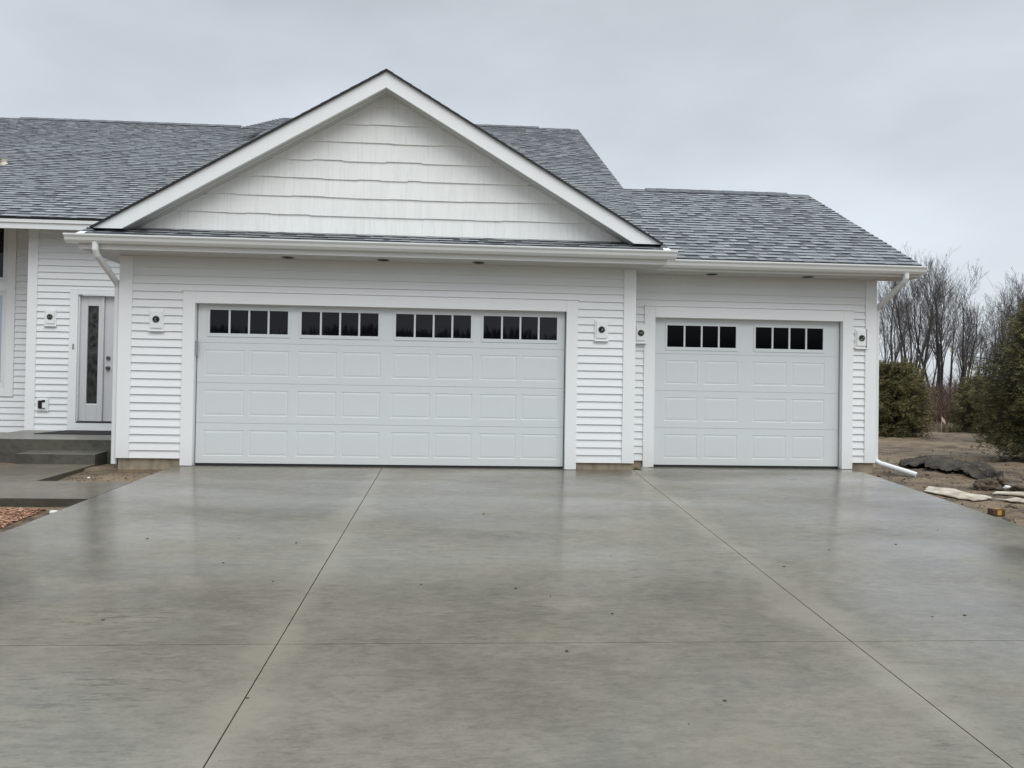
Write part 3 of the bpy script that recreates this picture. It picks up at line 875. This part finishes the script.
tag(mo, 'long dark lumpy mound lying on the bare dirt right of the downspout', 'mound')
clods = [(10.30,-.75,.14,.11,.09,'largest dark clod at the near end of the long mound'),(10.05,-.95,.10,.08,.06,'flattish dark clod between the mound and the pale sheets'),
         (10.62,-.55,.13,.09,.08,'reddish brown clod right of the near end of the mound'),(10.45,-1.15,.16,.07,.05,'low dark clod beside the white scrap'),
         (10.75,-1.05,.15,.08,.05,'dark clod behind the right pale sheet')]
for i, (x,y,a,b,c,lab) in enumerate(clods):
    lump('dirt_clod', (x,y,g(x,y)), a, b, c, M['clod'], 20+i, .5*i, .8, 7, lab, 'clod', 'clods of earth beside the long mound')
rnd = random.Random(9)
# crumbly earth scattered over the lot: uncountable
mb = MB()
for k in range(2600):
    if k < 2000: x = 9.1+abs(rnd.gauss(0,2.2)); y = rnd.uniform(-4,7)
    else: x = rnd.uniform(-2.6,-.35); y = rnd.choice((rnd.uniform(-1.05,.0), rnd.uniform(-3.6,-2.1)))
    if x < 9 and (x > left_edge(y)-.05 or (-2.44 < x < -1.36 and y > -1.13)): continue
    if x > 9 and y > SET-.2 and x < 9.6: continue
    r_ = min(.045, .004+abs(rnd.gauss(0,.011))*(1 if x > 9 else .45)); z = g(x,y)+r_*.2
    a = [Vector((rnd.uniform(-1,1),rnd.uniform(-1,1),rnd.uniform(-.6,.8))).normalized()*r_ for _ in range(6)]
    ps = [Vector((1,0,0)),Vector((-1,0,0)),Vector((0,1,0)),Vector((0,-1,0)),Vector((0,0,.7)),Vector((0,0,-.7))]
    ps = [(x+p.x*r_+q.x*.4, y+p.y*r_+q.y*.4, z+p.z*r_+q.z*.3) for p, q in zip(ps,a)]
    for f in ((0,2,4),(2,1,4),(1,3,4),(3,0,4),(2,0,5),(1,2,5),(3,1,5),(0,3,5)): mb.poly([ps[i] for i in f])
tag(mb.build('earth_crumbs', M['clod']), 'loose crumbs of dark earth scattered over the bare dirt', 'earth', kind='stuff')

def sheet(name, pts, z_of, th, mat, label, cat):
    rj = random.Random(len(label)); fine_ = []
    for i in range(len(pts)):
        (ax_,ay_),(bx_,by_) = pts[i], pts[(i+1)%len(pts)]
        for k in range(5):
            fine_.append((ax_+(bx_-ax_)*k/5+rj.gauss(0,.012), ay_+(by_-ay_)*k/5+rj.gauss(0,.012)))
    pts = fine_
    mb = MB(); n = len(pts)
    top = [(x,y,z_of(x,y)+th) for x,y in pts]; bot = [(x,y,z_of(x,y)) for x,y in pts]
    cx = sum(p[0] for p in pts)/n; cy = sum(p[1] for p in pts)/n; cz = sum(p[2] for p in top)/n+.015
    for i in range(n):
        j = (i+1)%n; mb.poly([top[i],top[j],(cx,cy,cz)]); mb.poly([top[i],bot[i],bot[j],top[j]])
    return tag(mb.build(name, mat, origin=(cx,cy,cz-.03)), label, cat)
gz = lambda x,y: g(x,y)+.015
sheet('cream_sheet', [(9.17,-1.22),(9.36,-1.0),(9.62,-1.18),(9.83,-1.33),(9.80,-1.56),(9.62,-1.72),(9.45,-1.74),(9.30,-1.6)], gz, .011, M['cream'], 'larger cream coloured flat sheet on dirt at the driveway edge', 'sheet')
sheet('cream_sheet', [(9.72,-1.72),(9.95,-1.62),(10.2,-1.70),(10.3,-1.86),(10.05,-2.02),(9.83,-1.98)], gz, .010, M['cream'], 'smaller cream flat strip at the right end of the larger sheet', 'sheet')
sheet('cream_sheet', [(9.98,-1.32),(10.4,-1.22),(10.8,-1.35),(10.7,-1.5),(10.25,-1.52)], gz, .014, M['cream'], 'thin pale sheet farthest from the driveway, below the dark clods', 'sheet')
lump('white_scrap', (10.42,-.98,g(10.42,-.98)+.03), .09,.05,.03, M['stone'], 61, .3, .4, 4, 'small bright white scrap on top of the dark clods', 'scrap')
# carton and dark lump on the driveway edge
bx = empty('small_carton', (9.22,-2.42,g(9.22,-2.42)))
tag(bx, 'small brown carton with a yellow middle beside the driveway', 'carton')
mb = MB(); z = bx.location.z
mb.box(9.15,9.29,-2.47,-2.38,z,z+.075); mb.build('carton_body', M['carton'], bx, bevel=.006)
mb = MB(); mb.box(9.20,9.245,-2.473,-2.377,z+.012,z+.062); mb.box(9.195,9.25,-2.46,-2.39,z+.0755,z+.078); mb.build('sticker', M['yellow'], bx)
lump('dark_rock', (9.10,-2.74,g(9.15,-2.74)+.01), .055,.04,.03, M['pebble'], 71, .2, .3, 4, 'small dark rock in front of the brown carton', 'rock')
# survey flag in the dead grass
fl = empty('marker_flag', (20.36,15.9,g(20.36,15.9)))
tag(fl, 'small pale pink marker flag on a wire in the dead grass', 'flag')
z = fl.location.z
mb = MB(); mb.tube([(20.36,15.9,z-.05),(20.37,15.9,z+.55)], .008, 5); mb.build('wire', M['wire'], fl)
mb = MB(); mb.poly([(20.35,15.9,z+.56),(20.37,15.9,z+.40),(20.50,15.87,z+.27),(20.47,15.88,z+.43)]); mb.poly([(20.35,15.905,z+.56),(20.37,15.905,z+.40),(20.50,15.875,z+.27),(20.47,15.885,z+.43)]); mb.build('flag', M['flag'], fl)
# stones by the path
for i, (x,y,r_,lab) in enumerate(((-.56,-2.35,.035,'white stone between the path front edge and the driveway'),(-1.22,-.93,.026,'white stone in the dirt bed at the inside corner of the path'),(-1.02,-.62,.02,'small white stone in the middle of the dirt bed'),(-2.55,-.02,.05,'flat pale stone left of the concrete step'))):
    lump('white_stone', (x,y,g(x,y)), r_*1.3, r_, r_*.7, M['stone'], 80+i, i, .3, 3, lab, 'stone')
# scraps and pebbles on the driveway
spots = [(756,597),(841,635),(1003,678),(574,689),(570,748),(178,705),(163,653),(232,566),(360,580),(355,628),(147,590),(858,790),(694,608),(440,625),(609,763),(245,693),(197,690),(311,755),(687,770),(576,536+100),(536,580),(780,564),(974,587),(840,624),(882,775),(1001,748),(70,652),(610,736),(700,634),(428,585)]
CP = Vector((3.46427,-10.42898,.98711)); CR = Vector((.99764807,-.06661016,.01616812)); CU = Vector((-.01702643,-.01233811,.99977891)); CF = Vector((.06639594,.99770279,.01344323)); FPX = 779.34
rnd = random.Random(21)
for k in range(34):
    x = rnd.uniform(.3,8.7); y = rnd.uniform(-8.2,-2.6)
    r_ = rnd.uniform(.004,.009)
    lump('leaf_scrap', (x,y,drive_z(y)), r_*1.4, r_, r_*.5, M['pebble'], 100+k, rnd.uniform(0,3), .5, 2, 'dark crumb or leaf scrap lying loose on the wet driveway', 'scrap', 'dark scraps scattered on the driveway')
# reddish chips in front of the path
mb = MB(); rnd = random.Random(33)
for k in range(5200):
    x = -.70-abs(rnd.gauss(0,.55)); y = rnd.uniform(-3.5,-2.22)
    if x > left_edge(y)-.16 - .25*max(0,(y+2.6)): continue
    z = g(x,y)+.004+rnd.uniform(0,.014); a = rnd.uniform(0,math.pi); l = rnd.uniform(.010,.034); w = rnd.uniform(.004,.009); ti = rnd.uniform(-.006,.006)
    c, s_ = math.cos(a), math.sin(a)
    mb.poly([(x-c*l-s_*w,y-s_*l+c*w,z-ti),(x-c*l+s_*w,y-s_*l-c*w,z-ti),(x+c*l+s_*w,y+s_*l-c*w,z+ti),(x+c*l-s_*w,y+s_*l+c*w,z+ti)], rnd.random())
tag(mb.build('red_chips', M['chips']), 'patch of reddish chips on the dirt in front of the path', 'chips', kind='stuff')

# ------------------------------------------------------------------ vegetation
def bare_tree_mesh(seed, H, multi=1):
    rnd = random.Random(seed); tr, cr = MB(), MB()
    def limb(p, d, length, r, level):
        steps = 5 if level < 2 else 3
        pts = [p.copy()]; rs = [r]; q = p.copy(); dd = d.copy(); spots_ = []
        for i in range(steps):
            dd = (dd+Vector((rnd.gauss(0,.10),rnd.gauss(0,.10),.05 if level else .02))*(1 if level else .7)).normalized()
            q = q+dd*(length/steps); pts.append(q.copy())
            f = (i+1)/steps; rs.append(max(.005, r*(1-f*(.80 if level else .86)))); spots_.append((q.copy(), dd.copy(), rs[-1], f))
        (tr if level == 0 else cr).tube(pts, rs, 6 if level == 0 else (4 if level == 1 else 3), cap=False)
        if level >= 4: return
        nb = (11,6,4,2)[level] if level < 4 else 0
        for b in range(nb):
            f = rnd.uniform(.34 if level == 0 else .25, 1.0); idx = min(steps-1, int(f*steps)); base, bd, br, _ = spots_[idx]
            prev = pts[idx]; pos = prev.lerp(base, f*steps-idx)
            side = Vector((rnd.gauss(0,1),rnd.gauss(0,1),rnd.gauss(0,.35))); side = (side-bd*side.dot(bd)).normalized()
            spread = rnd.uniform(.25,.55) if level == 0 else rnd.uniform(.3,.7)
            nd = (bd*1.0+side*spread+Vector((0,0,.25))).normalized()
            ln = length*(rnd.uniform(.28,.5)*(1.15-f*.6) if level == 0 else rnd.uniform(.35,.62))
            limb(pos, nd, ln, max(.005, br*rnd.uniform(.42,.66)), level+1)
    for m_ in range(multi):
        a = rnd.uniform(0,6.28); lean = .0 if multi == 1 else rnd.uniform(.08,.22)
        limb(Vector((.12*math.cos(a)*(multi>1),.12*math.sin(a)*(multi>1),-.1)), Vector((lean*math.cos(a)+rnd.gauss(0,.03),lean*math.sin(a)+rnd.gauss(0,.03),1)).normalized(), H*rnd.uniform(.85,1), rnd.uniform(.11,.17), 0)
    return tr, cr
protos = []
for k, (h_, mu) in enumerate(((10,1),(9,2),(11,1),(8.5,3),(10,2))):
    tr, cr = bare_tree_mesh(200+k, h_, mu)
    root = empty('bare_tree', (0,0,0))
    a = tr.build('trunk', M['bark'], root); b = cr.build('crown', M['twig'], root)
    protos.append((root, a, b))
used = set()
def plant(k, x, y, s, rz, label, group):
    root, a, b = protos[k]
    if k not in used:
        used.add(k); o = root
    else:
        o = root.copy(); COL.objects.link(o)
        for ch in (a, b):
            c = ch.copy(); COL.objects.link(c); c.parent = o
    o.location = (x,y,g(x,y) if y < 30 else -.12); o.scale = (s,s,s*random.uniform(.92,1.08)); o.rotation_euler = (0,0,rz)
    tag(o, label, 'tree', group)
    return o
def at(px, Y, z=-.12):
    """ground point seen at picture column px and depth Y from the camera"""
    d = CF*FPX + CR*(px-512); t_ = Y/d.y
    return CP.x+d.x*t_, CP.y+Y
GRP = 'bare trees in the wood behind the lot'
plain = 'leafless grey tree standing in the wood behind the bare lot'
named = [(941,46,.96,0,'tallest forked bare tree rising highest above the wood right of the roof corner'),
         (917,44,.90,1,'bare tree with twin stems close to the right end of the gutter'),
         (968,47,.80,2,'straight bare tree in the middle of the wood'),
         (1003,40,.80,3,'many stemmed bare tree directly behind the big cedar')]
for px, Y, s, k, lab in named:
    x, y = at(px, Y); plant(k, x, y, s, random.uniform(0,6), lab, GRP)
rnd = random.Random(77); random.seed(5)
for i in range(22):
    px = (870+(i+rnd.random())*8.2 if i < 16 else rnd.uniform(1000,1110)) ; Y = rnd.uniform(44,74)
    x, y = at(px, Y); prof = 1.0 - .22*max(0,(px-945)/80) if px < 1000 else .86
    plant(rnd.randrange(5), x, y, rnd.uniform(.70,.93)*prof*(Y/54), rnd.uniform(0,6.28), plain, GRP)
for px, Y, s in ((1008,33,.56),(1026,32,.60),(1052,34,.62),(1019,38,.66),(1036,36,.68)):
    x, y = at(px, Y); plant(rnd.randrange(5), x, y, s, rnd.uniform(0,6), 'dense twiggy bare tree rising behind the big cedar', GRP)

for i in range(16):
    x, y = at(rnd.uniform(1115,1500), rnd.uniform(44,70)); plant(rnd.randrange(5), x, y, rnd.uniform(.7,.95), rnd.uniform(0,6.28), plain, GRP)
# far wood and brush
mb = MB(); rnd = random.Random(41)
for k in range(2300):
    if k < 700: px = rnd.uniform(850,1180); Y = rnd.uniform(72,125)
    else: px = rnd.uniform(1180,2600) if k%2 else rnd.uniform(-900,860); Y = rnd.uniform(60,125)
    x, y = at(px, Y); h_ = rnd.uniform(1.5,4.6)*(.7+.3*rnd.random())
    dx, dy = rnd.gauss(0,.4), rnd.gauss(0,.4); tn = rnd.random()
    mb.tube([(x,y,-.3),(x+dx*.4,y+dy*.4,h_*.5),(x+dx,y+dy,h_)], [rnd.uniform(.04,.11),.04,.012], 3, tn, cap=False)
    for b in range(7):
        f = rnd.uniform(.3,.9); bx_, by_, bz_ = x+dx*f, y+dy*f, h_*f; l = rnd.uniform(.6,2.0); a = rnd.uniform(0,6.28)
        mb.tube([(bx_,by_,bz_),(bx_+math.cos(a)*l*.6,by_+math.sin(a)*l*.6,bz_+l*.9)], [.026,.008], 3, tn, cap=False)
tag(mb.build('far_wood', M['farwood']), 'grey mass of thin bare stems deep in the wood beyond the lot', 'wood', kind='stuff')
mb = MB()
for k in range(7200):
    px = rnd.uniform(862,1150) if k < 5200 else rnd.uniform(1150,1600); Y = 31+abs(rnd.gauss(0,7)); x, y = at(px, Y)
    h_ = rnd.uniform(.5,1.9)*(1 if Y > 34 else .6); a = rnd.uniform(0,6.28); sp_ = rnd.uniform(.1,.6)
    dx, dy = math.cos(a)*sp_, math.sin(a)*sp_; tn = rnd.random()
    mb.tube([(x,y,-.2),(x+dx*.4,y+dy*.4,h_*.6),(x+dx,y+dy,h_)], [.016,.013,.006], 3, tn, cap=False)
    for b in range(3):
        f = rnd.uniform(.3,.9); l = rnd.uniform(.2,.7); a2 = rnd.uniform(0,6.28)
        mb.tube([(x+dx*f,y+dy*f,h_*f),(x+dx*f+math.cos(a2)*l*.5,y+dy*f+math.sin(a2)*l*.5,h_*f+l*.8)], [.011,.005], 3, tn, cap=False)
tag(mb.build('red_brush', M['brush']), 'tangled reddish brown brush along the edge of the wood', 'brush', kind='stuff')
mb = MB()
for k in range(9000):
    px = rnd.uniform(872,1090); Y = 26.5+abs(rnd.gauss(0,2.6)); x, y = at(px, Y)
    h_ = rnd.uniform(.06,.34); a = rnd.uniform(0,6.28); w = rnd.uniform(.008,.02); lx, ly = rnd.gauss(0,.12), rnd.gauss(0,.12)
    z = g(x,y)-.02
    mb.poly([(x-w*math.cos(a),y-w*math.sin(a),z),(x+w*math.cos(a),y+w*math.sin(a),z),(x+lx,y+ly,z+h_)], rnd.random())
tag(mb.build('dead_grass', M['straw']), 'strip of pale dead grass before the brush', 'grass', kind='stuff')

def evergreen(name, loc, H, Rm, seed, label, nb, shape, spray=(.10,.26), tonebias=0, droop=.25):
    rnd = random.Random(seed); root = empty(name, loc); L = Vector(loc)
    tr = MB(); cr = MB()
    tr.tube([L+Vector((0,0,-.1)),L+Vector((.03,.02,H*.5)),L+Vector((0,.05,H*.93))],[Rm*.07,Rm*.05,.012],8)
    bumps = [(rnd.uniform(0,6.28), rnd.uniform(.1,.9), rnd.uniform(-.30,.25)) for _ in range(16)]
    for b in range(nb):
        f = rnd.random()**.9; a = rnd.uniform(0,6.28)
        k = 1.0
        for ba, bf, amp in bumps:
            da = abs((a-ba+math.pi)%(2*math.pi)-math.pi); k += amp*math.exp(-(da/.5)**2-((f-bf)/.12)**2)
        rad = Rm*shape(f)*max(.35,k)*rnd.uniform(.72,1.16)
        st_ = L+Vector((0,0,H*f*.96+.03))
        rise = rnd.uniform(.05,.45)*rad
        tip = st_+Vector((math.cos(a)*rad, math.sin(a)*rad, rise-droop*rad*(1-f)))
        tr.tube([st_, st_.lerp(tip,.5)+Vector((0,0,.05*rad)), tip], [.014,.010,.004], 3, cap=False)
        ns = max(4, int(7+rad*9))
        for s_ in range(ns):
            t_ = (s_+rnd.random())/ns; t_ = .22+.80*t_**.75
            c = st_.lerp(tip, t_)+Vector((rnd.gauss(0,.07),rnd.gauss(0,.07),rnd.gauss(0,.06)))*Rm**.5
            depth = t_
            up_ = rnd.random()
            tone = max(0,min(1, .04+.62*depth**2.2*(.55+.45*rnd.random())+.22*(up_ > .72)*depth+tonebias+rnd.gauss(0,.07)))  # inner sprays darkened as painted shade, some outer ones lifted as highlights
            for q in range(14):
                aa = a+rnd.gauss(0,.8); l = rnd.uniform(*spray); w = l*rnd.uniform(.05,.11)
                d = Vector((math.cos(aa),math.sin(aa),rnd.gauss(-.05,.45))).normalized()
                n_ = d.cross(Vector((rnd.gauss(0,1),rnd.gauss(0,1),rnd.gauss(0,1)))).normalized()
                e_ = c+d*l
                c = c+Vector((rnd.gauss(0,.018),rnd.gauss(0,.018),rnd.gauss(0,.018)))
                cr.poly([c, c+d*l*.45+n_*w, e_, c+d*l*.45-n_*w], max(0,min(1,tone+rnd.gauss(0,.06))))
    tr.build('trunk', M['bark'], root); cr.build('crown', M['cedar'], root)
    return tag(root, label, 'evergreen')
x, y = at(894, 22.4)
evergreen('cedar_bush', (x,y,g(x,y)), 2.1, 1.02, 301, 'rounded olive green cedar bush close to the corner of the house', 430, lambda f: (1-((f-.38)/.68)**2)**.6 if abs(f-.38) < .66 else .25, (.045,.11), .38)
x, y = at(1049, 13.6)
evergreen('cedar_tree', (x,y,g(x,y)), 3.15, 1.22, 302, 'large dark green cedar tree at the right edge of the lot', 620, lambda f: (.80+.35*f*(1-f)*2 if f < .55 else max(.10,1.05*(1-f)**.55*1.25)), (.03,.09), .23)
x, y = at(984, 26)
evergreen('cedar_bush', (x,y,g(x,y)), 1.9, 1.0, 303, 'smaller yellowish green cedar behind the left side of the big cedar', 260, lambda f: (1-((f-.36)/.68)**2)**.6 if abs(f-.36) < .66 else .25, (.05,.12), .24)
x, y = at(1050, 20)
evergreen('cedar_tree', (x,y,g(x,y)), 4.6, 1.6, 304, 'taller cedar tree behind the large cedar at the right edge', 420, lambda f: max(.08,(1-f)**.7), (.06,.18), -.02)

mb = MB(); rnd = random.Random(91)
for k in range(3200):
    x = rnd.uniform(-75,85); y = rnd.uniform(-84,-70); h_ = 7.7+1.1*noise.noise(Vector((x*.09,0,5)))+rnd.uniform(-1.2,.5); tn = rnd.random()*.3
    a = rnd.uniform(0,3.14); w = rnd.uniform(.3,.8)
    for q in range(3):
        c, s_ = math.cos(a+q*1.05)*w, math.sin(a+q*1.05)*w
        mb.poly([(x-c,y-s_,-1.3),(x+c,y+s_,-1.3),(x+c*.6+rnd.gauss(0,.3),y+s_*.6,h_*.7),(x+rnd.gauss(0,.3),y,h_),(x-c*.6,y-s_*.6,h_*.65)], tn)
tag(mb.build('roadside_wood', M['farwood']), 'dark line of trees mirrored low in the big garage door panes', 'wood', kind='stuff')

# ------------------------------------------------------------------ sky and light
sun_el, sun_az = R(50), R(158)      # high behind the camera, slightly left
w = bpy.data.worlds.new('World'); scene.world = w; w.use_nodes = True
nt = w.node_tree; N = nt.nodes; Lk = nt.links
bg = N['Background']
sky = N.new('ShaderNodeTexSky'); sky.sky_type = 'NISHITA'; sky.sun_disc = False; sky.sun_elevation = sun_el; sky.sun_rotation = sun_az; sky.dust_density = 3
tc = N.new('ShaderNodeTexCoord')
mp = N.new('ShaderNodeMapping'); mp.inputs['Scale'].default_value = (1,1,2.4); Lk.new(tc.outputs['Generated'], mp.inputs['Vector'])
n1 = N.new('ShaderNodeTexNoise'); n1.inputs['Scale'].default_value = 1.9; n1.inputs['Detail'].default_value = 5; n1.inputs['Roughness'].default_value = .5; Lk.new(mp.outputs[0], n1.inputs['Vector'])
cr_ = N.new('ShaderNodeValToRGB'); cr_.color_ramp.elements[0].position = .30; cr_.color_ramp.elements[0].color = (5.8,6.34,6.85,1)
cr_.color_ramp.elements[1].position = .66; cr_.color_ramp.elements[1].color = (8.0,8.68,9.3,1); Lk.new(n1.outputs['Fac'], cr_.inputs['Fac'])
sp = N.new('ShaderNodeSeparateXYZ'); Lk.new(tc.outputs['Generated'], sp.inputs[0])
# overcast sky: brighter towards the zenith, where the picture does not reach
zr_ = N.new('ShaderNodeValToRGB'); e = zr_.color_ramp.elements
e[0].position = 0; e[0].color = (1.08,1.08,1.07,1); e[1].position = 1; e[1].color = (2.3,2.3,2.3,1)
k = e.new(.22); k.color = (1.04,1.04,1.04,1); k = e.new(.45); k.color = (.86,.86,.86,1); k = e.new(.75); k.color = (1.95,1.95,1.95,1)
Lk.new(sp.outputs['Z'], zr_.inputs['Fac'])
mx = N.new('ShaderNodeMix'); mx.data_type = 'RGBA'; mx.blend_type = 'MULTIPLY'; mx.inputs[0].default_value = 1
Lk.new(cr_.outputs[0], mx.inputs[6]); Lk.new(zr_.outputs[0], mx.inputs[7])
m2 = N.new('ShaderNodeMix'); m2.data_type = 'RGBA'; m2.inputs[0].default_value = .9
Lk.new(sky.outputs[0], m2.inputs[6]); Lk.new(mx.outputs[2], m2.inputs[7]); Lk.new(m2.outputs[2], bg.inputs['Color'])
bg.inputs['Strength'].default_value = .1
sl_ = bpy.data.lights.new('sun', 'SUN'); sl_.energy = 1.6; sl_.angle = R(50); sl_.color = (1,.985,.96)
so = bpy.data.objects.new('sun', sl_); COL.objects.link(so)
dv = Vector((math.sin(sun_az)*math.cos(sun_el), math.cos(sun_az)*math.cos(sun_el), math.sin(sun_el)))
so.rotation_euler = dv.to_track_quat('Z','Y').to_euler(); so.location = (0,-20,20)

# ------------------------------------------------------------------ camera
cam = bpy.data.cameras.new('camera'); co = bpy.data.objects.new('camera', cam); COL.objects.link(co)
cam.sensor_width = 36; cam.lens = FPX/1024*36; cam.clip_end = 3000; cam.clip_start = .05
m = Matrix(((CR.x,CU.x,-CF.x,CP.x),(CR.y,CU.y,-CF.y,CP.y),(CR.z,CU.z,-CF.z,CP.z),(0,0,0,1)))
co.matrix_world = m
scene.camera = co
scene.view_settings.view_transform = 'Standard'; scene.view_settings.look = 'None'; scene.view_settings.exposure = 0
scene.render.resolution_x, scene.render.resolution_y = 1024, 768
